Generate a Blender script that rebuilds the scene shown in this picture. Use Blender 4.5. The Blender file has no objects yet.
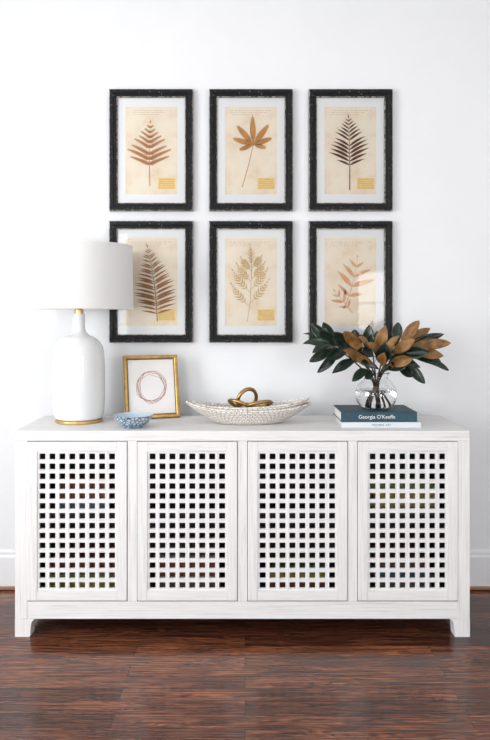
import bpy, bmesh, math, random
from mathutils import Vector, Matrix
random.seed(7)
scene = bpy.context.scene
scene.view_settings.view_transform = 'Standard'
COL = scene.collection
pi = math.pi

# ------------------------------------------------------------ materials
def newmat(name):
    m = bpy.data.materials.new(name); m.use_nodes = True
    nt = m.node_tree
    return m, nt, nt.nodes, nt.links, nt.nodes["Principled BSDF"]

def simple(name, col, rough=0.5, metal=0.0, spec=0.5, **kw):
    m, nt, N, L, b = newmat(name)
    b.inputs["Base Color"].default_value = (*col, 1)
    b.inputs["Roughness"].default_value = rough
    b.inputs["Metallic"].default_value = metal
    b.inputs["Specular IOR Level"].default_value = spec
    for k, v in kw.items():
        b.inputs[k.replace("_", " ")].default_value = v
    return m

def ramp(N, stops):
    r = N.new("ShaderNodeValToRGB")
    e = r.color_ramp.elements
    e[0].position, e[0].color = stops[0][0], (*stops[0][1], 1)
    e[1].position, e[1].color = stops[1][0], (*stops[1][1], 1)
    for p, c in stops[2:]:
        x = e.new(p); x.color = (*c, 1)
    return r

def noisemat(name, stops, scale=(1, 1, 1), nscale=5, detail=6, rough=0.6, bump=0.0, bdist=0.002, metal=0.0, nrough=0.6, spec=0.5):
    m, nt, N, L, b = newmat(name)
    tc = N.new("ShaderNodeTexCoord"); mp = N.new("ShaderNodeMapping")
    mp.inputs["Scale"].default_value = scale
    L.new(tc.outputs["Object"], mp.inputs[0])
    n = N.new("ShaderNodeTexNoise"); n.inputs["Scale"].default_value = nscale
    n.inputs["Detail"].default_value = detail; n.inputs["Roughness"].default_value = nrough
    L.new(mp.outputs[0], n.inputs["Vector"])
    r = ramp(N, stops); L.new(n.outputs["Fac"], r.inputs[0])
    L.new(r.outputs[0], b.inputs["Base Color"])
    b.inputs["Roughness"].default_value = rough
    b.inputs["Metallic"].default_value = metal
    b.inputs["Specular IOR Level"].default_value = spec
    if bump:
        bp = N.new("ShaderNodeBump"); bp.inputs["Strength"].default_value = bump
        bp.inputs["Distance"].default_value = bdist
        L.new(n.outputs["Fac"], bp.inputs["Height"]); L.new(bp.outputs[0], b.inputs["Normal"])
    return m

M_wall = noisemat("wall_paint", [(0.3, (.81, .82, .83)), (0.7, (.83, .84, .85))], nscale=3, rough=.75, bump=.05, spec=.2)
M_ceil = simple("ceiling_paint", (.85, .85, .85), .9)
M_trim = simple("trim_paint", (.82, .83, .84), .45)
M_shoe = noisemat("stained_shoe", [(0.3, (.22, .09, .045)), (0.7, (.40, .19, .10))], scale=(1, 20, 20), rough=.4)
G1, G2, G3 = (.61, .595, .585), (.765, .757, .75), (.83, .825, .82)
M_woodV = noisemat("whitewash_wood_vertical", [(0.32, G1), (0.46, G2), (.66, G3)], scale=(75, 75, 2.2), nscale=1.6, detail=9, rough=.6, bump=.4, bdist=.0012, nrough=.68)
M_woodH = noisemat("whitewash_wood_horizontal", [(0.32, G1), (0.46, G2), (.66, G3)], scale=(2.2, 75, 75), nscale=1.6, detail=9, rough=.6, bump=.4, bdist=.0012, nrough=.68)
M_inner_shade = simple("painted_interior_shade", (.040, .043, .050), .8)  # near-black colour stands in for shade inside the cabinet

# floor
def floor_mat():
    m, nt, N, L, b = newmat("dark_oak_floor")
    tc = N.new("ShaderNodeTexCoord")
    br = N.new("ShaderNodeTexBrick")
    br.offset = .37; br.offset_frequency = 2
    br.inputs["Scale"].default_value = 1
    br.inputs["Brick Width"].default_value = 1.25
    br.inputs["Row Height"].default_value = .083
    br.inputs["Mortar Size"].default_value = .0013
    br.inputs["Mortar Smooth"].default_value = .3
    br.inputs["Bias"].default_value = 0
    br.inputs["Color1"].default_value = (0, 0, 0, 1)
    br.inputs["Color2"].default_value = (1, 1, 1, 1)
    br.inputs["Mortar"].default_value = (.3, .3, .3, 1)
    L.new(tc.outputs["Object"], br.inputs["Vector"])
    off = N.new("ShaderNodeVectorMath"); off.operation = 'MULTIPLY_ADD'
    L.new(br.outputs["Color"], off.inputs[0]); off.inputs[1].default_value = (9, 5, 3)
    L.new(tc.outputs["Object"], off.inputs[2])
    mp = N.new("ShaderNodeMapping"); mp.inputs["Scale"].default_value = (1.0, 11, 1)
    L.new(off.outputs[0], mp.inputs[0])
    n = N.new("ShaderNodeTexNoise"); n.inputs["Scale"].default_value = 2.0
    n.inputs["Detail"].default_value = 4; n.inputs["Roughness"].default_value = .55
    n.inputs["Distortion"].default_value = .8
    L.new(mp.outputs[0], n.inputs["Vector"])
    mul = N.new("ShaderNodeMath"); mul.operation = 'MULTIPLY'; mul.inputs[1].default_value = 60
    L.new(n.outputs["Fac"], mul.inputs[0])
    sn = N.new("ShaderNodeMath"); sn.operation = 'SINE'; L.new(mul.outputs[0], sn.inputs[0])
    mp2 = N.new("ShaderNodeMapping"); mp2.inputs["Scale"].default_value = (3, 150, 1)
    L.new(off.outputs[0], mp2.inputs[0])
    n2 = N.new("ShaderNodeTexNoise"); n2.inputs["Scale"].default_value = 1.5; n2.inputs["Detail"].default_value = 6
    L.new(mp2.outputs[0], n2.inputs["Vector"])
    a1 = N.new("ShaderNodeMath"); a1.operation = 'MULTIPLY_ADD'; a1.inputs[1].default_value = .085
    L.new(sn.outputs[0], a1.inputs[0]); L.new(n2.outputs["Fac"], a1.inputs[2])
    n3 = N.new("ShaderNodeTexNoise"); n3.inputs["Scale"].default_value = 2.2; n3.inputs["Detail"].default_value = 2
    L.new(off.outputs[0], n3.inputs["Vector"])
    a2 = N.new("ShaderNodeMath"); a2.operation = 'MULTIPLY_ADD'; a2.inputs[1].default_value = .35
    L.new(n3.outputs["Fac"], a2.inputs[0]); L.new(a1.outputs[0], a2.inputs[2])
    a3 = N.new("ShaderNodeMath"); a3.operation = 'SUBTRACT'; a3.inputs[1].default_value = .175
    L.new(a2.outputs[0], a3.inputs[0])
    r = ramp(N, [(0.30, (.016, .005, .003)), (.50, (.088, .027, .013)), (.72, (.27, .098, .045))])
    L.new(a3.outputs[0], r.inputs[0])
    r2 = ramp(N, [(0, (.52, .48, .46)), (.5, (.95, .92, .9)), (1, (1.55, 1.55, 1.52))])
    L.new(br.outputs["Color"], r2.inputs[0])
    mx = N.new("ShaderNodeMix"); mx.data_type = 'RGBA'; mx.blend_type = 'MULTIPLY'; mx.inputs[0].default_value = 1
    L.new(r.outputs[0], mx.inputs[6]); L.new(r2.outputs[0], mx.inputs[7])
    mx2 = N.new("ShaderNodeMix"); mx2.data_type = 'RGBA'
    L.new(br.outputs["Fac"], mx2.inputs[0]); L.new(mx.outputs[2], mx2.inputs[6])
    mx2.inputs[7].default_value = (.009, .003, .002, 1)
    L.new(mx2.outputs[2], b.inputs["Base Color"])
    rr = N.new("ShaderNodeMapRange"); rr.inputs[3].default_value = .10; rr.inputs[4].default_value = .24
    L.new(n2.outputs["Fac"], rr.inputs[0]); L.new(rr.outputs[0], b.inputs["Roughness"])
    b.inputs["Specular IOR Level"].default_value = .55
    bp = N.new("ShaderNodeBump"); bp.inputs["Strength"].default_value = .2; bp.inputs["Distance"].default_value = .001
    L.new(a1.outputs[0], bp.inputs["Height"])
    bp2 = N.new("ShaderNodeBump"); bp2.invert = True; bp2.inputs["Strength"].default_value = .5; bp2.inputs["Distance"].default_value = .0015
    L.new(br.outputs["Fac"], bp2.inputs["Height"]); L.new(bp.outputs[0], bp2.inputs["Normal"])
    L.new(bp2.outputs[0], b.inputs["Normal"])
    return m
M_floor = floor_mat()

M_frame = noisemat("distressed_black_wood", [(0.0, (.006, .006, .0065)), (0.63, (.009, .009, .010)), (.72, (.24, .22, .19))], scale=(1, 1, 1), nscale=120, detail=4, rough=.5, bump=.3, spec=.22)
M_bead = noisemat("worn_frame_edge", [(0.44, (.015, .015, .015)), (.57, (.50, .47, .41))], nscale=120, detail=3, rough=.55, spec=.25)
M_mat = simple("mat_board", (.87, .88, .885), .8, 0, .2)
M_paper = noisemat("aged_paper", [(0.28, (.80, .65, .49)), (.5, (.88, .79, .65)), (.75, (.91, .85, .74))], nscale=9, detail=5, rough=.85, spec=.1)
M_ink = simple("faded_ink", (.50, .34, .20), .9)
M_label = noisemat("ochre_label", [(0.3, (.80, .58, .22)), (.7, (.88, .69, .34))], nscale=60, rough=.9)
M_gold = noisemat("brass", [(0.3, (.62, .40, .14)), (.7, (.74, .52, .22))], nscale=8, rough=.28, metal=1.0)
M_knot = noisemat("aged_brass", [(0.3, (.33, .20, .07)), (.7, (.52, .34, .13))], nscale=14, rough=.32, metal=1.0)
M_goldleaf = noisemat("gilt_frame", [(0.3, (.36, .21, .06)), (.7, (.58, .38, .13))], nscale=40, rough=.38, metal=.85)
M_darkedge = simple("dark_bronze_edge", (.07, .045, .02), .4, .4)
M_ceramic = simple("white_glazed_ceramic", (.81, .82, .82), .08, 0, .5)

def glassfilm():
    m = bpy.data.materials.new("picture_glass"); m.use_nodes = True
    nt = m.node_tree; N = nt.nodes; L = nt.links; N.clear()
    o = N.new("ShaderNodeOutputMaterial"); mx = N.new("ShaderNodeMixShader")
    t = N.new("ShaderNodeBsdfTransparent"); g = N.new("ShaderNodeBsdfGlossy"); g.inputs["Roughness"].default_value = .03
    f = N.new("ShaderNodeFresnel"); f.inputs[0].default_value = 1.33
    L.new(f.outputs[0], mx.inputs[0]); L.new(t.outputs[0], mx.inputs[1]); L.new(g.outputs[0], mx.inputs[2])
    L.new(mx.outputs[0], o.inputs[0])
    return m
M_pglass = glassfilm()

def shade_mat():
    m = bpy.data.materials.new("linen_lampshade"); m.use_nodes = True
    nt = m.node_tree; N = nt.nodes; L = nt.links; N.clear()
    o = N.new("ShaderNodeOutputMaterial"); mx = N.new("ShaderNodeMixShader"); mx.inputs[0].default_value = .25
    d = N.new("ShaderNodeBsdfDiffuse"); t = N.new("ShaderNodeBsdfTranslucent")
    d.inputs[0].default_value = (.92, .92, .91, 1); t.inputs[0].default_value = (.93, .92, .90, 1)
    tc = N.new("ShaderNodeTexCoord"); n = N.new("ShaderNodeTexNoise"); n.inputs["Scale"].default_value = 250
    b = N.new("ShaderNodeBump"); b.inputs["Strength"].default_value = .1; b.inputs["Distance"].default_value = .001
    L.new(tc.outputs["Object"], n.inputs[0]); L.new(n.outputs[0], b.inputs["Height"]); L.new(b.outputs[0], d.inputs["Normal"])
    L.new(d.outputs[0], mx.inputs[1]); L.new(t.outputs[0], mx.inputs[2]); L.new(mx.outputs[0], o.inputs[0])
    return m
M_shade = shade_mat()

# ------------------------------------------------------------ helpers
def empty(name, loc, rot=(0, 0, 0)):
    e = bpy.data.objects.new(name, None); e.empty_display_size = .05
    e.location = loc; e.rotation_euler = rot
    COL.objects.link(e); return e

def finish(name, bm, mats, parent=None, loc=(0, 0, 0), rot=(0, 0, 0), bevel=0, smooth=False, recalc=True):
    if recalc:
        bmesh.ops.recalc_face_normals(bm, faces=bm.faces)
    me = bpy.data.meshes.new(name); bm.to_mesh(me); bm.free()
    for m in (mats if isinstance(mats, (list, tuple)) else [mats]):
        me.materials.append(m)
    ob = bpy.data.objects.new(name, me); COL.objects.link(ob)
    ob.location = loc; ob.rotation_euler = rot
    if parent: ob.parent = parent
    if smooth:
        for p in me.polygons: p.use_smooth = True
    if bevel:
        md = ob.modifiers.new("bevel", 'BEVEL'); md.width = bevel; md.segments = 2; md.limit_method = 'ANGLE'
    return ob

def box(bm, x0, x1, y0, y1, z0, z1, mi=0):
    v = [bm.verts.new(p) for p in ((x0, y0, z0), (x1, y0, z0), (x1, y1, z0), (x0, y1, z0), (x0, y0, z1), (x1, y0, z1), (x1, y1, z1), (x0, y1, z1))]
    for f in ((0, 3, 2, 1), (4, 5, 6, 7), (0, 1, 5, 4), (1, 2, 6, 5), (2, 3, 7, 6), (3, 0, 4, 7)):
        fc = bm.faces.new([v[i] for i in f]); fc.material_index = mi

def lathe(bm, prof, seg=64, mi=0, cap=False):
    rings = []
    for r, z in prof:
        if r < 1e-6:
            rings.append([bm.verts.new((0, 0, z))])
        else:
            rings.append([bm.verts.new((r * math.cos(2 * pi * i / seg), r * math.sin(2 * pi * i / seg), z)) for i in range(seg)])
    for a, b in zip(rings, rings[1:]):
        for i in range(seg):
            j = (i + 1) % seg
            if len(a) == 1 and len(b) == 1: continue
            if len(a) == 1: f = bm.faces.new((a[0], b[i], b[j]))
            elif len(b) == 1: f = bm.faces.new((a[i], a[j], b[0]))
            else: f = bm.faces.new((a[i], a[j], b[j], b[i]))
            f.material_index = mi

def smoothprof(pts, n=6):
    out = []
    P = [pts[0]] + list(pts) + [pts[-1]]
    for k in range(1, len(P) - 2):
        p0, p1, p2, p3 = P[k - 1], P[k], P[k + 1], P[k + 2]
        for i in range(n):
            t = i / n
            out.append(tuple(.5 * ((2 * p1[c]) + (-p0[c] + p2[c]) * t + (2 * p0[c] - 5 * p1[c] + 4 * p2[c] - p3[c]) * t * t + (-p0[c] + 3 * p1[c] - 3 * p2[c] + p3[c]) * t ** 3) for c in range(len(p1))))
    out.append(tuple(pts[-1])); return out

def tube(name, pts, r, mat, parent=None, taper=None, cyclic=False):
    cu = bpy.data.curves.new(name, 'CURVE'); cu.dimensions = '3D'; cu.bevel_depth = r; cu.bevel_resolution = 4
    cu.use_fill_caps = True
    sp = cu.splines.new('POLY'); sp.points.add(len(pts) - 1)
    for i, p in enumerate(pts):
        sp.points[i].co = (*p, 1)
        sp.points[i].radius = taper[i] if taper else 1
    sp.use_cyclic_u = cyclic; sp.use_smooth = True
    ob = bpy.data.objects.new(name, cu); cu.materials.append(mat); COL.objects.link(ob)
    if parent: ob.parent = parent
    return ob

def ringframe(bm, w, h, prof, mi=0, mis=None):
    loops = []
    for ins, y in prof:
        a, b = w / 2 - ins, h / 2 - ins
        loops.append([bm.verts.new(p) for p in ((-a, y, -b), (a, y, -b), (a, y, b), (-a, y, b))])
    n = len(loops)
    for k in range(n):
        A, B = loops[k], loops[(k + 1) % n]
        for i in range(4):
            j = (i + 1) % 4
            f = bm.faces.new((A[i], A[j], B[j], B[i])); f.material_index = mis[k] if mis else mi

# ------------------------------------------------------------ room
WY = .54; CEIL = 3.3; XL, XR, YF = -3.0, 3.0, -4.6
bm = bmesh.new(); box(bm, XL - .1, XR + .1, YF - .1, WY + .1, -.08, 0); finish("floor", bm, M_floor)
bm = bmesh.new(); box(bm, XL - .1, XR + .1, YF - .1, WY + .1, CEIL, CEIL + .08); finish("ceiling", bm, M_ceil)
bm = bmesh.new(); box(bm, XL - .1, XR + .1, WY, WY + .1, 0, CEIL); finish("wall_back", bm, M_wall)
bm = bmesh.new(); box(bm, XR, XR + .1, YF, WY, 0, CEIL); finish("wall_right", bm, M_wall)

def wall_open(name, axis, c0, c1, a0, a1, ops):
    bm = bmesh.new()
    def B(u0, u1, z0, z1):
        if axis == 'x': box(bm, u0, u1, c0, c1, z0, z1)
        else: box(bm, c0, c1, u0, u1, z0, z1)
    cur = a0
    for (u0, u1, z0, z1) in ops:
        B(cur, u0, 0, CEIL); B(u0, u1, 0, z0); B(u0, u1, z1, CEIL); cur = u1
    B(cur, a1, 0, CEIL)
    finish(name, bm, M_wall)
WX = [(-2.45, -1.45, .7, 2.5), (1.40, 2.40, .7, 2.0)]
WLs = [(-3.1, -1.2, .6, 2.7)]
wall_open("wall_front", 'x', YF - .1, YF, XL - .1, XR + .1, WX)
wall_open("wall_left", 'y', XL - .1, XL, YF, WY, WLs)

def window(name, axis, c, u0, u1, z0, z1, inward, energy, cols=2, rows=3):
    bm = bmesh.new()
    t = .04
    def B(a, b, z, zz, d=.03):
        if axis == 'x': box(bm, a, b, c - d, c + d, z, zz)
        else: box(bm, c - d, c + d, a, b, z, zz)
    B(u0, u0 + t, z0, z1); B(u1 - t, u1, z0, z1); B(u0 + t, u1 - t, z0, z0 + t); B(u0 + t, u1 - t, z1 - t, z1)
    for i in range(1, cols):
        u = u0 + (u1 - u0) * i / cols; B(u - .012, u + .012, z0 + t, z1 - t, .015)
    for i in range(1, rows):
        z = z0 + (z1 - z0) * i / rows; B(u0 + t, u1 - t, z - .012, z + .012, .014)
    finish(name, bm, M_trim)
    l = bpy.data.lights.new(name + "_daylight", 'AREA'); l.shape = 'RECTANGLE'; l.size = u1 - u0; l.size_y = z1 - z0
    l.energy = energy; l.color = (.98, .99, 1.0)
    o = bpy.data.objects.new(name + "_daylight", l); COL.objects.link(o)
    zc, uc = (z0 + z1) / 2, (u0 + u1) / 2
    if axis == 'x':
        o.location = (uc, c - inward * .12, zc); o.rotation_euler = (pi / 2, 0, 0) if inward > 0 else (-pi / 2, 0, 0)
    else:
        o.location = (c - inward * .12, uc, zc); o.rotation_euler = (pi / 2, 0, -pi / 2)
window("window_1", 'x', YF - .05, *WX[0], 1, 62)
window("window_2", 'x', YF - .05, *WX[1], 1, 58)
window("added_fill_window", 'y', XL - .05, *WLs[0], 1, 138, 4, 3)  # unseen left window, added as the room's main fill light

bm = bmesh.new()
prof = [(WY, 0), (WY - .018, 0), (WY - .018, .165), (WY - .012, .175), (WY - .012, .19), (WY - .004, .2), (WY, .2)]
A = [bm.verts.new((XL, y, z)) for y, z in prof]; B_ = [bm.verts.new((XR, y, z)) for y, z in prof]
for i in range(len(prof)):
    j = (i + 1) % len(prof); bm.faces.new((A[i], A[j], B_[j], B_[i]))
bm.faces.new(A); bm.faces.new(B_[::-1])
finish("baseboard_back", bm, M_trim)
bm = bmesh.new(); box(bm, XL, XR, WY - .034, WY - .018, 0, .018); finish("trim_shoe", bm, M_shoe, bevel=.006)

# ------------------------------------------------------------ sideboard
CX = -.0115; TOP = .907
cab = empty("lattice_sideboard", (CX, 0, 0))
HW = 1.001; DEP = .46; ST = .054
bm = bmesh.new()
box(bm, -HW, HW, 0, DEP, TOP - .045, TOP)
finish("top", bm, M_woodH, cab, bevel=.003)
bm = bmesh.new()
for s in (-1, 1):
    box(bm, min(s * HW, s * (HW - ST)), max(s * HW, s * (HW - ST)), .0, DEP, .078, TOP - .045)
finish("side_panels", bm, M_woodV, cab, bevel=.002)
bm = bmesh.new()
for s in (-1, 1):
    for (ya, yb) in ((0.0, .06), (DEP - .06, DEP)):
        pts = [(HW, 0), (HW - .066, 0), (HW - .070, .05), (HW - .074, .066), (HW - .086, .078), (HW, .078)]
        f0 = [bm.verts.new((s * x, ya, z)) for x, z in pts]; f1 = [bm.verts.new((s * x, yb, z)) for x, z in pts]
        bm.faces.new(f0); bm.faces.new(f1[::-1])
        for i in range(len(pts)):
            j = (i + 1) % len(pts); bm.faces.new((f0[i], f1[i], f1[j], f0[j]))
finish("legs", bm, M_woodV, cab)
bm = bmesh.new()
box(bm, -HW + ST, HW - ST, .001, DEP, .0785, .155)
finish("bottom_rail", bm, M_woodH, cab, bevel=.002)
bm = bmesh.new()
for k in (-1, 0, 1):
    c = k * .485
    box(bm, c - .021, c + .021, .001, .03, .155, TOP - .045)
finish("stiles", bm, M_woodV, cab, bevel=.0015)
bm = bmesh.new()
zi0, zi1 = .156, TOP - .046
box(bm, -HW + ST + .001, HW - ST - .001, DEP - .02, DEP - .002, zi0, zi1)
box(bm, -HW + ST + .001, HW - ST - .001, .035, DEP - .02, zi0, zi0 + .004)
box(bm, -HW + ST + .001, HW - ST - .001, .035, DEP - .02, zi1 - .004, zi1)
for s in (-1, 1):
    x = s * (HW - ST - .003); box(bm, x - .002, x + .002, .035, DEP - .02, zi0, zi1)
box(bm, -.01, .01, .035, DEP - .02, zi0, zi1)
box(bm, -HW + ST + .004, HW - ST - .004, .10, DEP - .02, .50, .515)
finish("interior", bm, M_inner_shade, cab)
bm = bmesh.new()
cols = [(.48, .38, .08), (.10, .18, .26), (.2, .2, .2), (.18, .28, .12), (.26, .09, .06), (.45, .44, .41)]
mats = [simple("stored_cover_%d" % i, c, .7) for i, c in enumerate(cols)]
for (xa, xb, zb) in ((-.90, -.56, zi0 + .004), (-.42, -.1, zi0 + .004), (.1, .4, zi0 + .004), (.58, .9, .515), (.6, .88, zi0 + .004), (-.86, -.6, .515)):
    z = zb
    for k in range(random.randint(3, 5)):
        t = random.uniform(.02, .045); a = random.uniform(0, .03)
        box(bm, xa + a, xb - random.uniform(0, .03), .11 + random.uniform(0, .03), .4, z, z + t, random.randrange(6)); z += t + .0005
finish("stored_books", bm, mats, cab)

dw, d0, d1, stl = .438, .161, .859, .044
for k in range(4):
    cx = -.7275 + k * .485
    bm = bmesh.new()
    y0, y1 = -.004, .020
    box(bm, -dw / 2, -dw / 2 + stl, y0, y1, d0, d1, 0); box(bm, dw / 2 - stl, dw / 2, y0, y1, d0, d1, 0)
    box(bm, -dw / 2 + stl, dw / 2 - stl, y0 + .0005, y1, d0, d0 + stl, 1); box(bm, -dw / 2 + stl, dw / 2 - stl, y0 + .0005, y1, d1 - stl, d1, 1)
    door = finish("door_panel_%d" % (k + 1), bm, [M_woodV, M_woodH], cab, loc=(cx, 0, 0), bevel=.0015)
    bm = bmesh.new()
    W = dw - 2 * stl; H = d1 - d0 - 2 * stl
    bw = .0175; nx, nz = 8, 14
    px, pz = W / nx, H / nz
    for i in range(nx + 1):
        x = -W / 2 + i * px; hw = bw / 2
        box(bm, max(x - hw, -W / 2), min(x + hw, W / 2), .001, .015, d0 + stl, d1 - stl, 0)
    for i in range(nz + 1):
        z = d0 + stl + i * pz; hw = bw / 2
        box(bm, -W / 2, W / 2, .0018, .0142, max(z - hw, d0 + stl), min(z + hw, d1 - stl), 1)
    finish("lattice_%d" % (k + 1), bm, [M_woodV, M_woodH], cab, loc=(cx, 0, 0), bevel=.0008)
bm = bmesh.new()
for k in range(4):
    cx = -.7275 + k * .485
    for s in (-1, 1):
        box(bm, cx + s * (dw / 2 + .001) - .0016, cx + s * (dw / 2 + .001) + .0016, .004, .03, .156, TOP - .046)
finish("door_gap_shade", bm, M_inner_shade, cab)  # dark strips fill the gaps beside the doors as painted shadow lines

# ------------------------------------------------------------ botanical prints
def poly(bm, pts, y, mi):
    vs = [bm.verts.new((x, y, z)) for x, z in pts]
    f = bm.faces.new(vs); f.material_index = mi; return f

def stroke(bm, pts, r, y, mi):
    for (xa, za), (xb, zb) in zip(pts, pts[1:]):
        d = Vector((xb - xa, zb - za)).normalized() * r
        poly(bm, [(xa + d.y, za - d.x), (xb + d.y, zb - d.x), (xb - d.y, zb + d.x), (xa - d.y, za + d.x)], y, mi)

def blade(bm, x, z, ang, ln, w, y, mi, lobes=0, curve=0.0, pk=.75):
    ca, sa = math.cos(ang), math.sin(ang)
    def T(u, v):
        v = v + curve * u * u / ln
        return (x + u * ca - v * sa, z + u * sa + v * ca)
    if lobes:
        up = [T(ln * k / 6, .0022 * (1 - k / 6)) for k in range(6)] + [T(ln, 0)]
        dn = [T(ln * k / 6, -.0022 * (1 - k / 6)) for k in range(5, -1, -1)]
        poly(bm, up + dn, y, mi)
        for i in range(lobes):
            t = (i + .6) / (lobes + .4)
            l = w * (1 - t) ** .55 * .95 + .002
            ww = ln / lobes * .40
            for s in (-1, 1):
                u = t * ln; a = s * .90
                c, sn = math.cos(a), math.sin(a)
                pts = [(0, -ww), (l * .5, -ww * .8), (l, 0), (l * .5, ww * .8), (0, ww)]
                poly(bm, [T(u + p * c - q * sn, p * sn + q * c) for p, q in pts], y, mi)
    else:
        n = 9; up = []; dn = []
        for i in range(n + 1):
            t = i / n; ww = w * math.sin(pi * min(1, t ** pk)) if t < 1 else 0
            up.append(T(t * ln, ww)); dn.append(T(t * ln, -ww))
        poly(bm, up + dn[-2:0:-1], y, mi)

def fern(bm, x0, z0, ang, L, spread, n, y, mi, lobes, pang=1.05, stem=.3, w=.014, peak=.25, bend=.2, curve=0.0, power=.85, rr=.0022, low=.65, dang=.35):
    pts = []; x, z, a = x0, z0, ang
    N_ = 40
    for i in range(N_ + 1):
        pts.append((x, z, a)); x += L / N_ * math.cos(a); z += L / N_ * math.sin(a); a += bend / N_
    for i in range(N_):
        (xa, za, aa), (xb, zb, ab) = pts[i], pts[i + 1]
        r = rr * (1 - i / N_) + .0005
        nx, nz = -math.sin(aa), math.cos(aa)
        poly(bm, [(xa - nx * r, za - nz * r), (xb - nx * r, zb - nz * r), (xb + nx * r, zb + nz * r), (xa + nx * r, za + nz * r)], y, mi)
    for i in range(n):
        t = i / (n - 1)
        kf = (stem + (1 - stem) * t * .96) * N_
        k = int(kf)
        px_, pz_, pa = pts[k]
        prof = (t / peak) ** .5 * (1 - low) + low if t < peak else (1 - (t - peak) / (1 - peak)) ** power
        l = spread * prof + .004
        for s in (-1, 1):
            blade(bm, px_, pz_, pa + s * (pang - dang * t), l * random.uniform(.9, 1.06), w * (prof * .75 + .25), y, mi, lobes=max(3, int(lobes * prof)) if lobes else 0, curve=s * curve)
    xt, zt, at = pts[int(N_ * .96)]
    blade(bm, xt, zt, at, .018, .003, y, mi)

leafcols = [((.46, .19, .06), (.62, .30, .11)), ((.50, .23, .06), (.66, .36, .13)), ((.075, .03, .02), (.18, .08, .045)),
            ((.30, .14, .06), (.46, .24, .11)), ((.60, .42, .20), (.72, .54, .30)), ((.68, .38, .20), (.82, .54, .34))]

def print_art(i, bm, y):
    mi = 1
    if i == 0:
        fern(bm, -.008, -.185, 1.60, .345, .122, 9, y, mi, 12, pang=1.08, stem=.34, w=.019, peak=.10, bend=-.08, curve=.10, power=.95, low=.85, rr=.0018)
    elif i == 1:
        cx, cz = .012, .03
        stroke(bm, [(-.045, -.19), (-.028, -.13), (-.008, -.06), (cx, cz)], .0019, y, mi)
        for a, l, w in ((1.60, .155, .014), (.92, .135, .0145), (2.28, .135, .014), (.33, .105, .012), (2.85, .115, .0125), (-.25, .070, .009), (3.5, .080, .009)):
            blade(bm, cx, cz, a, l, w, y, mi, pk=.95)
            for k in range(8):
                t = .22 + .09 * k; u = t * l
                ww = w * math.sin(pi * t ** .95)
                for s in (-1, 1):
                    bx = cx + u * math.cos(a) - s * ww * .82 * math.sin(a); bz = cz + u * math.sin(a) + s * ww * .82 * math.cos(a)
                    blade(bm, bx, bz, a + s * .4, .011, .0019, y, mi)
    elif i == 2:
        fern(bm, -.004, -.205, 1.56, .395, .118, 13, y, mi, 0, pang=1.0, stem=.33, w=.0078, peak=.16, bend=.06, curve=.18, power=.8)
    elif i == 3:
        fern(bm, .03, -.205, 1.60, .41, .120, 22, y, mi, 0, pang=1.22, stem=.12, w=.0066, peak=.25, bend=.22, curve=.12)
    elif i == 4:
        pts = [(-.02, -.205), (-.006, -.12), (.0, -.03), (.004, .06), (.0, .15)]
        stroke(bm, pts, .0017, y, mi)
        for (bx, bz, s, ln) in ((-.010, -.125, 1, .15), (-.006, -.11, -1, .16), (-.003, -.055, 1, .15), (-.002, -.04, -1, .14), (.001, .0, 1, .12), (.002, .015, -1, .11), (.004, .055, 1, .09), (.003, .07, -1, .08)):
            fern(bm, bx, bz, pi / 2 + s * .82, ln, .034, 8, y, mi, 0, pang=.8, stem=.2, w=.0042, peak=.3, bend=-s * .3, rr=.0011)
        fern(bm, .002, .09, 1.6, .10, .03, 7, y, mi, 0, pang=.8, stem=.1, w=.004, peak=.3, bend=.1, rr=.001)
    else:
        fern(bm, -.035, -.14, 1.15, .29, .12, 5, y, mi, 0, pang=1.0, stem=.25, w=.013, peak=.3, bend=.35, curve=.1)
        fern(bm, .01, -.16, 2.2, .15, .07, 4, y, mi, 0, pang=.9, stem=.25, w=.009, peak=.3, bend=.1)

FW, FH = .432, .628
fx = [-.484, .031, .5455]; fz = [2.268, 1.588]
idx = 0
for r in range(2):
    for c in range(3):
        e = empty("framed_botanical_print", (fx[c], WY, fz[r]))
        bm = bmesh.new()
        P = [(0, -.001), (0, -.024), (.004, -.030), (.020, -.030), (.026, -.025), (.034, -.025), (.038, -.022), (.042, -.018), (.042, -.001)]
        ringframe(bm, FW, FH, P, mis=[0, 1, 0, 0, 0, 0, 1, 0, 0])
        finish("frame_moulding", bm, [M_frame, M_bead], e)
        bm = bmesh.new(); box(bm, -FW / 2 + .04, FW / 2 - .04, -.010, -.001, -FH / 2 + .04, FH / 2 - .04)
        finish("mat_board", bm, M_mat, e)
        c0, c1 = leafcols[idx]
        ml = noisemat("pressed_leaf_%d" % idx, [(0.3, c0), (.7, c1)], nscale=22, rough=.8, spec=.15)
        bm = bmesh.new()
        box(bm, -.134, .134, -.0112, -.0100, -.2265, .2265, 0)
        random.seed(20 + idx)
        print_art(idx, bm, -.0118)
        zt = .205
        for ln in range(3):
            x = -.11 + random.uniform(0, .02)
            while x < .10 - ln * .03:
                w = random.uniform(.006, .02)
                poly(bm, [(x, zt), (x + w, zt + .001), (x + w, zt + .0024), (x, zt + .0016)], -.0116, 2)
                x += w + random.uniform(.004, .008)
            zt -= .010
        if idx != 5:
            x0, z0 = .035, -.200
            poly(bm, [(x0, z0), (x0 + .088, z0), (x0 + .088, z0 + .058), (x0, z0 + .058)], -.0114, 3)
            for q in range(5):
                zz = z0 + .007 + q * .0105
                poly(bm, [(x0 + .006, zz), (x0 + .08, zz), (x0 + .08, zz + .0012), (x0 + .006, zz + .0012)], -.0116, 2)
        finish("print_paper", bm, [M_paper, ml, M_ink, M_label], e, recalc=False)
        bm = bmesh.new()
        poly(bm, [(-FW / 2 + .04, -FH / 2 + .04), (FW / 2 - .04, -FH / 2 + .04), (FW / 2 - .04, FH / 2 - .04), (-FW / 2 + .04, FH / 2 - .04)], -.0165, 0)
        finish("glazing", bm, M_pglass, e, recalc=False)
        idx += 1
random.seed(11)

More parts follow.
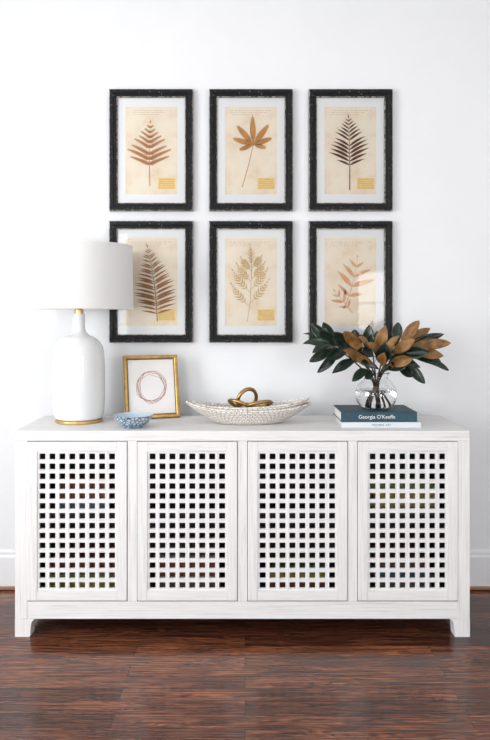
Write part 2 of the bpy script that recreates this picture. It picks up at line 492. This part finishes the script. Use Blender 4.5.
# ------------------------------------------------------------ table lamp
lamp = empty("table_lamp", (-.7947, .265, TOP))
bm = bmesh.new()
lathe(bm, [(0, 0), (.108, 0), (.111, .003), (.111, .013), (.108, .016), (0, .016)])
finish("brass_base", bm, M_gold, lamp, smooth=False, bevel=.001)
bm = bmesh.new()
p = [(.0, .0162), (.100, .0162), (.112, .024), (.119, .06), (.1225, .13), (.1225, .22), (.1215, .29), (.117, .335), (.104, .372), (.078, .400), (.050, .415), (.034, .430), (.0285, .452), (.0285, .485), (.0275, .515), (0, .515)]
lathe(bm, [p[0]] + smoothprof(p[1:-1], 5) + [p[-1]], 72)
finish("ceramic_body", bm, M_ceramic, lamp, smooth=True)
bm = bmesh.new()
lathe(bm, [(0, .514), (.022, .514), (.022, .536), (.014, .540), (.014, .60), (.018, .602), (.018, .65), (0, .65)], 32)
finish("brass_neck", bm, M_gold, lamp, bevel=.001)
bm = bmesh.new()
lathe(bm, smoothprof([(.012, .65), (.018, .665), (.03, .70), (.028, .725), (.012, .742), (0, .744)], 4), 24)
finish("bulb", bm, simple("frosted_bulb", (.85, .85, .82), .3), lamp, smooth=True)
bm = bmesh.new()
zb, zt = .5385, .841
lathe(bm, [(.257, zb), (.2585, zb), (.2585, zb + .010), (.2575, zb + .011), (.2525, zt - .011), (.2535, zt - .010), (.2535, zt), (.252, zt), (.2505, zt - .01), (.2555, zb + .01), (.257, zb)], 96)
finish("drum_shade", bm, M_shade, lamp, smooth=False)
for k in range(3):
    a = k * 2 * pi / 3 + .5
    tube("shade_spider_%d" % (k + 1), [(0, 0, zt - .03), (.15 * math.cos(a), .15 * math.sin(a), zt - .03), (.251 * math.cos(a), .251 * math.sin(a), zt - .012)], .002, M_gold, lamp)
tube("harp", [(.016, 0, .61), (.05, 0, .65), (.062, 0, .72), (.04, 0, .79), (0, 0, zt - .03), (-.04, 0, .79), (-.062, 0, .72), (-.05, 0, .65), (-.016, 0, .61)], .002, M_gold, lamp)

# ------------------------------------------------------------ gold frame on easel back
gf_w, gf_h = .272, .312
lean = math.radians(13); yaw = math.radians(19)
gf = empty("gold_tabletop_frame", (-.452, .345, TOP + .003), (-lean, 0, yaw))
bm = bmesh.new()
ringframe(bm, gf_w, gf_h, [(0, .008), (0, -.010), (.003, -.014), (.014, -.014), (.018, -.010), (.018, .008)], mi=0)
finish("gilt_moulding", bm, M_goldleaf, gf, loc=(0, 0, gf_h / 2))
bm = bmesh.new()
ringframe(bm, gf_w - .034, gf_h - .034, [(0, .004), (0, -.0085), (.004, -.0085), (.004, .004)], mi=0)
finish("inner_edge", bm, M_darkedge, gf, loc=(0, 0, gf_h / 2))
bm = bmesh.new(); box(bm, -gf_w / 2 + .016, gf_w / 2 - .016, -.002, .007, -gf_h / 2 + .016, gf_h / 2 - .016)
M_art = noisemat("art_paper", [(0.3, (.78, .76, .74)), (.7, (.84, .82, .80))], nscale=12, rough=.85)
finish("artwork", bm, M_art, gf, loc=(0, 0, gf_h / 2))
M_sc = simple("terracotta_pencil", (.46, .24, .20), .8)
for k in range(6):
    pts = []
    ph = random.uniform(0, 6); R = .066 + random.uniform(-.007, .007); ox, oz = random.uniform(-.005, .005), random.uniform(-.005, .005)
    for i in range(48):
        a = 2 * pi * i / 48
        rr = R + .003 * math.sin(3 * a + ph) + .0015 * math.sin(7 * a + ph * 2)
        pts.append((ox + rr * math.cos(a), -.0024, gf_h / 2 + oz + rr * 1.08 * math.sin(a)))
    tube("pencil_ring_%d" % (k + 1), pts, .0009, M_sc, gf, cyclic=True)
bm = bmesh.new()
v = [bm.verts.new(p) for p in ((-.03, .009, .20), (.03, .009, .20), (.04, .105, .024), (-.04, .105, .024))]
bm.faces.new(v)
bmesh.ops.solidify(bm, geom=bm.faces[:], thickness=.003)
finish("easel_back", bm, simple("black_backing", (.02, .02, .02), .8), gf)

# ------------------------------------------------------------ blue and white bowl
def bluewhite():
    m, nt, N, L, b = newmat("blue_white_porcelain")
    tc = N.new("ShaderNodeTexCoord")
    v = N.new("ShaderNodeTexVoronoi"); v.inputs["Scale"].default_value = 60; v.feature = 'DISTANCE_TO_EDGE'
    L.new(tc.outputs["Object"], v.inputs["Vector"])
    r = ramp(N, [(0.0, (.025, .08, .17)), (.22, (.55, .65, .70))])
    L.new(v.outputs["Distance"], r.inputs[0])
    L.new(r.outputs[0], b.inputs["Base Color"]); b.inputs["Roughness"].default_value = .15
    return m
M_bw = bluewhite()
M_glz = simple("pale_blue_glaze", (.50, .61, .69), .15)
bw_ = empty("patterned_bowl", (-.508, .095, TOP))
bm = bmesh.new()
pr = [(0, .003), (.036, .003), (.036, 0), (.041, 0), (.042, .006)] + smoothprof([(.048, .009), (.066, .020), (.080, .036), (.089, .055)], 4) + [(.0895, .057)]
lathe(bm, pr, 64)
finish("bowl_outside", bm, M_bw, bw_, smooth=True)
bm = bmesh.new()
lathe(bm, [(.0895, .057), (.087, .0575)] + smoothprof([(.086, .053), (.075, .036), (.058, .021), (.03, .012), (0, .010)], 4), 64)
finish("bowl_inside", bm, M_glz, bw_, smooth=True)

# ------------------------------------------------------------ woven boat trays
def weave():
    m, nt, N, L, b = newmat("woven_white_beads")
    uv = N.new("ShaderNodeUVMap")
    br = N.new("ShaderNodeTexBrick"); br.inputs["Scale"].default_value = 1
    br.inputs["Brick Width"].default_value = .019; br.inputs["Row Height"].default_value = .0125
    br.inputs["Mortar Size"].default_value = .0019; br.inputs["Mortar Smooth"].default_value = .5
    br.inputs["Color1"].default_value = (.86, .84, .80, 1); br.inputs["Color2"].default_value = (.72, .66, .60, 1)
    br.inputs["Mortar"].default_value = (.33, .26, .21, 1); br.inputs["Bias"].default_value = -.35
    L.new(uv.outputs[0], br.inputs["Vector"]); L.new(br.outputs["Color"], b.inputs["Base Color"])
    b.inputs["Roughness"].default_value = .6
    bp = N.new("ShaderNodeBump"); bp.invert = True; bp.inputs["Strength"].default_value = .7; bp.inputs["Distance"].default_value = .003
    L.new(br.outputs["Fac"], bp.inputs["Height"]); L.new(bp.outputs[0], b.inputs["Normal"])
    return m
M_weave = weave()
M_rim = noisemat("bleached_cane_rim", [(.40, (.48, .42, .36)), (.53, (.82, .80, .77))], nscale=90, rough=.6)
def boat(name, parent, a, b, h0, h1, rz=0, tilt=0.0):
    bm = bmesh.new(); uvl = bm.loops.layers.uv.new("UVMap")
    nu, nv = 96, 16; R = []
    for j in range(nv + 1):
        v = j / nv; row = []
        for i in range(nu):
            t = 2 * pi * i / nu
            cx_, sy = math.cos(t), math.sin(t)
            q = max(0, (v - .50) / .50)
            x = a * v * cx_; y = b * v ** .8 * sy * abs(sy) ** .35
            z = h0 * q ** 1.1 + h1 * abs(cx_) ** 3 * q ** 1.6 + tilt * cx_ * q
            row.append((x, y, z))
        R.append(row)
    V = [[bm.verts.new(p) for p in row] for row in R[1:]]
    c = bm.verts.new((0, 0, 0))
    for i in range(nu):
        j2 = (i + 1) % nu
        bm.faces.new((c, V[0][i], V[0][j2]))
        for j in range(nv - 1):
            f = bm.faces.new((V[j][i], V[j + 1][i], V[j + 1][j2], V[j][j2]))
            cs = ((i, j), (i, j + 1), (i + 1, j + 1), (i + 1, j))
            for lp, (ii, jj) in zip(f.loops, cs):
                lp[uvl].uv = (ii / nu * 1.368, jj / nv * .2)
    bmesh.ops.recalc_face_normals(bm, faces=bm.faces)
    o = finish(name, bm, M_weave, parent, rot=(0, 0, rz), smooth=True)
    md = o.modifiers.new("s", 'SOLIDIFY'); md.thickness = .006; md.offset = 1
    r = tube(name + "_rim", R[-1], .0045, M_rim, parent, cyclic=True); r.rotation_euler = (0, 0, rz)
    return o
tr = empty("woven_boat_tray", (.018, .215, TOP + .0065))
boat("outer_tray", tr, .292, .105, .062, .030, rz=.05, tilt=-.004)
tr2 = empty("woven_boat_tray", (.026, .215, TOP + .0205))
boat("inner_tray", tr2, .272, .090, .062, .026, rz=-.03, tilt=.010)

# brass knot of linked rings resting on the tray rims
kn = empty("brass_ring_knot", (.010, .205, TOP + .028))
def ring(name, cx_, cy_, cz_, R, r, rot, sx=1):
    bm = bmesh.new(); ns, nr = 48, 14
    V = []
    for i in range(ns):
        a = 2 * pi * i / ns
        V.append([bm.verts.new(((R + r * math.cos(2 * pi * j / nr)) * math.cos(a) * sx, r * math.sin(2 * pi * j / nr), (R + r * math.cos(2 * pi * j / nr)) * math.sin(a))) for j in range(nr)])
    for i in range(ns):
        for j in range(nr):
            bm.faces.new((V[i][j], V[(i + 1) % ns][j], V[(i + 1) % ns][(j + 1) % nr], V[i][(j + 1) % nr]))
    return finish(name, bm, M_knot, kn, loc=(cx_, cy_, cz_), rot=rot, smooth=True)
ring("ring_upright", .000, .012, .084, .052, .009, (.30, .1, .55), .95)
ring("ring_left", -.036, -.012, .062, .040, .0085, (1.05, .25, -.35), 1.25)
ring("ring_right", .056, -.030, .064, .042, .0085, (1.15, -.12, .25), 1.35)
ring("ring_low", .006, .0, .044, .036, .008, (.95, 0, -.5), 1.2)

# ------------------------------------------------------------ books
M_teal = noisemat("teal_cloth_cover", [(0.3, (.014, .055, .078)), (.7, (.022, .074, .10))], nscale=60, rough=.6)
M_page = noisemat("page_edges", [(0.3, (.62, .60, .55)), (.7, (.76, .74, .70))], scale=(1, 1, 200), nscale=3, rough=.9)
M_grey = simple("pale_grey_cover", (.66, .70, .72), .6)
def book(name, loc, w, d, t, cover, rz, title=None, tcol=None, ts=.62, tx=0):
    e = empty(name, loc, (0, 0, rz))
    bm = bmesh.new(); c = .003
    box(bm, -w / 2, w / 2, 0, d, 0, c); box(bm, -w / 2, w / 2, 0, d, t - c, t); box(bm, -w / 2, w / 2, 0, c, c, t - c)
    finish("cover", bm, cover, e, bevel=.001)
    bm = bmesh.new(); box(bm, -w / 2 + .004, w / 2 - .004, c, d - .004, c, t - c)
    finish("pages", bm, M_page, e)
    if title:
        cu = bpy.data.curves.new("title", 'FONT'); cu.body = title; cu.size = t * ts; cu.extrude = .0002
        cu.align_x = 'CENTER'; cu.align_y = 'CENTER'; cu.materials.append(tcol)
        o = bpy.data.objects.new("title", cu); COL.objects.link(o); o.parent = e
        o.location = (tx, -.0004, t / 2); o.rotation_euler = (pi / 2, 0, 0)
M_white = simple("white_foil", (.8, .8, .8), .6)
book("coffee_table_book", (.615, .075, TOP), .358, .27, .026, M_grey, .0, "MODERN  ART", simple("dark_foil", (.1, .13, .15), .6), .5)
book("coffee_table_book", (.606, .080, TOP + .0265), .345, .25, .045, M_teal, .01, "Georgia O'Keeffe", M_white, .52, -.01)

# ------------------------------------------------------------ vase with magnolia
VZ = TOP + .0725
vase = empty("magnolia_vase_arrangement", (.612, .185, VZ))
M_glass = simple("clear_glass", (1, 1, 1), .0, 0, .5, Transmission_Weight=1.0, IOR=1.45)
M_water = simple("water", (.96, .98, .97), .0, 0, .5, Transmission_Weight=1.0, IOR=1.33)
outer = smoothprof([(.035, 0), (.062, .006), (.088, .030), (.098, .065), (.090, .100), (.068, .128), (.054, .145), (.056, .158), (.066, .170)], 5)
inner = [(r - .0035, z + (.004 if k == 0 else .001)) for k, (r, z) in enumerate(outer)][::-1]
bm = bmesh.new(); lathe(bm, [(0, 0)] + outer + [(inner[0][0], outer[-1][1])] + inner[1:] + [(0, .006)], 64)
finish("glass_vase", bm, M_glass, vase, smooth=True)
wp = [(r - .0045, z) for r, z in outer if .012 < z < .085]
bm = bmesh.new(); lathe(bm, [(0, .010), (wp[0][0] - .01, .010)] + wp + [(wp[-1][0], .0855), (0, .0855)], 64)
finish("water", bm, M_water, vase, smooth=True)

M_gleaf = noisemat("magnolia_leaf_green", [(0.3, (.006, .014, .009)), (.7, (.020, .040, .024))], nscale=14, rough=.25)
M_rust = noisemat("magnolia_leaf_underside", [(0.3, (.10, .042, .010)), (.5, (.24, .112, .028)), (.75, (.44, .24, .07))], nscale=22, rough=.5)
M_twig = simple("twig_bark", (.06, .045, .03), .8)
U = .00452
def P3(px, py, dy):
    return Vector((px * U, dy, .172 + py * U))
lb = bmesh.new()
def mleaf(base, tip, nrm, w, bend, cup, twist):
    d = tip - base; ln = d.length; dn = d.normalized()
    n0 = (nrm - dn * nrm.dot(dn)).normalized()
    nu, nv = 14, 6; G = []
    for i in range(nu + 1):
        t = i / nu
        n = Matrix.Rotation(twist * (t - .5), 3, dn) @ n0
        right = dn.cross(n)
        ww = w * (math.sin(pi * t ** 1.08) ** .72 if 0 < t < 1 else 0) + .0006
        if t < .12: ww = max(.0012, ww * (t / .12))
        row = []
        for j in range(nv + 1):
            s = j / nv * 2 - 1
            pt = base + dn * (ln * t) + right * (ww * s) + n * (cup * ww * (s * s) + .0025 * math.sin(10 * t + s * 2 + ln * 90) * abs(s)) + n0 * (bend * 4 * t * (1 - t)) - Vector((0, 0, .008 * t * t))
            row.append(lb.verts.new(pt))
        G.append(row)
    for i in range(nu):
        for j in range(nv):
            f = lb.faces.new((G[i][j], G[i][j + 1], G[i + 1][j + 1], G[i + 1][j])); f.material_index = 0
leaves = [
 (-44, 26, -76, 31, .00, -.03, .025, 1), (-44, 26, -66, 52, .02, .04, .025, 1), (-44, 24, -70, 13, -.01, -.05, .023, 1),
 (-42, 28, -54, 53, .00, .02, .022, 1), (-40, 20, -62, 2, -.02, -.06, .023, 1), (-46, 27, -74, 41, .01, .05, .022, 1),
 (-44, 26, -68, 22, -.02, -.09, .022, 1), (-38, 26, -60, 44, .0, -.04, .022, 1),
 (-30, 26, -46, 43, -.03, -.08, .027, 1), (-28, 24, -54, 18, -.04, -.10, .026, 1), (-22, 14, -48, 2, -.04, -.1, .024, 1),
 (-14, 20, -36, 44, -.04, -.07, .030, -1), (-10, 20, -24, 38, -.05, -.12, .031, -1), (-12, 12, -38, 25, -.06, -.12, .029, -1),
 (-6, 18, -8, 50, .00, -.02, .027, 1), (-2, 20, 8, 49, -.02, -.05, .028, -1), (-4, 12, -16, 33, -.08, -.12, .031, -1),
 (2, 8, 4, 33, -.07, -.13, .031, 1), (6, 12, 20, 40, -.05, -.10, .029, -1), (0, 4, -22, 14, -.06, -.14, .027, 1),
 (4, 6, 2, 24, -.10, -.16, .028, -1), (-8, 8, -26, 18, -.09, -.15, .026, -1), (8, 8, 30, 18, -.09, -.15, .026, -1),
 (6, 4, 26, 12, -.06, -.13, .025, 1), (20, 26, 24, 53, .00, .02, .023, 1), (26, 26, 43, 55, -.01, -.03, .027, -1),
 (28, 26, 58, 47, .01, .03, .026, -1), (30, 24, 74, 32, -.01, -.05, .030, -1), (30, 22, 66, 19, -.02, -.06, .028, -1),
 (30, 18, 72, 4, -.02, -.05, .023, 1), (24, 14, 47, -9, -.03, -.06, .023, 1), (22, 20, 48, 23, -.05, -.11, .027, 1),
 (16, 14, 40, 8, -.05, -.10, .025, 1), (-10, 4, -28, -6, -.05, -.09, .022, 1), (14, 20, 35, 36, -.06, -.10, .028, -1),
 (-20, 24, -20, 45, .03, .08, .026, 1), (10, 24, 4, 43, .04, .09, .028, 1), (24, 22, 52, 36, .05, .11, .025, 1), (-30, 20, -54, 24, .05, .11, .025, 1),
 (-16, 18, -40, 32, .02, .03, .029, 1), (-2, 16, -22, 24, -.03, -.06, .030, 1), (12, 10, 30, 26, -.02, -.05, .030, 1), (30, 26, 69, 41, .0, -.02, .023, 1),
 (2, 2, 14, 12, -.07, -.12, .022, 1), (-6, 2, -14, -4, -.05, -.09, .018, 1), (20, 8, 34, -2, -.03, -.07, .021, 1), (32, 20, 70, 12, .02, .04, .022, 1),
]
random.seed(5)
for bx, by, tx, ty, y0, y1, w, sd in leaves:
    b0, t0 = P3(bx, by, y0), P3(tx, ty, y1)
    n = Vector((random.uniform(-.7, .7), -1, random.uniform(-.1, 1.1)))
    mleaf(b0, t0, n * sd, w * random.uniform(.92, 1.08), random.uniform(-.016, .016) - .004, random.uniform(.2, .65) * (1 if sd > 0 else -1), random.uniform(-.9, .9))
o = finish("magnolia_leaves", lb, [M_gleaf, M_rust], vase, smooth=True, recalc=False)
md = o.modifiers.new("s", 'SOLIDIFY'); md.thickness = .0012; md.offset = -1; md.material_offset = 1
stems = [(-46, 27, .0), (-30, 25, -.04), (-14, 20, -.05), (-4, 22, .0), (5, 12, -.06), (22, 28, .0), (30, 26, .0), (26, 18, -.04), (-20, 24, .04), (24, 22, .05)]
for k, (x, y, dy) in enumerate(stems):
    e = P3(x, y, dy); a = k * 2.4
    foot = Vector((-.035 * (x / 40) + .02 * math.cos(a), .02 * math.sin(a), .018))
    mouth = Vector((x * .0009, dy * .5, .160))
    pts = [tuple(q) for q in smoothprof([tuple(foot), tuple((foot + mouth) / 2), tuple(mouth), tuple((mouth + e) / 2 + Vector((0, 0, .012))), tuple(e)], 5)]
    tube("stem_%d" % (k + 1), pts, .0036, M_twig, vase)

# ------------------------------------------------------------ world, camera
w = bpy.data.worlds.new("World"); scene.world = w; w.use_nodes = True
w.node_tree.nodes["Background"].inputs[0].default_value = (.85, .92, 1, 1)
w.node_tree.nodes["Background"].inputs[1].default_value = 1.0
cam = bpy.data.cameras.new("camera"); co = bpy.data.objects.new("camera", cam); COL.objects.link(co)
co.location = (0, -3.01, 1.4168); co.rotation_euler = (pi / 2, 0, 0)
cam.sensor_fit = 'VERTICAL'; cam.sensor_height = 36; cam.sensor_width = 24
cam.lens = 36 * 684 / 740; cam.shift_y = -(370 - 315) / 740
cam.clip_start = .05
scene.camera = co
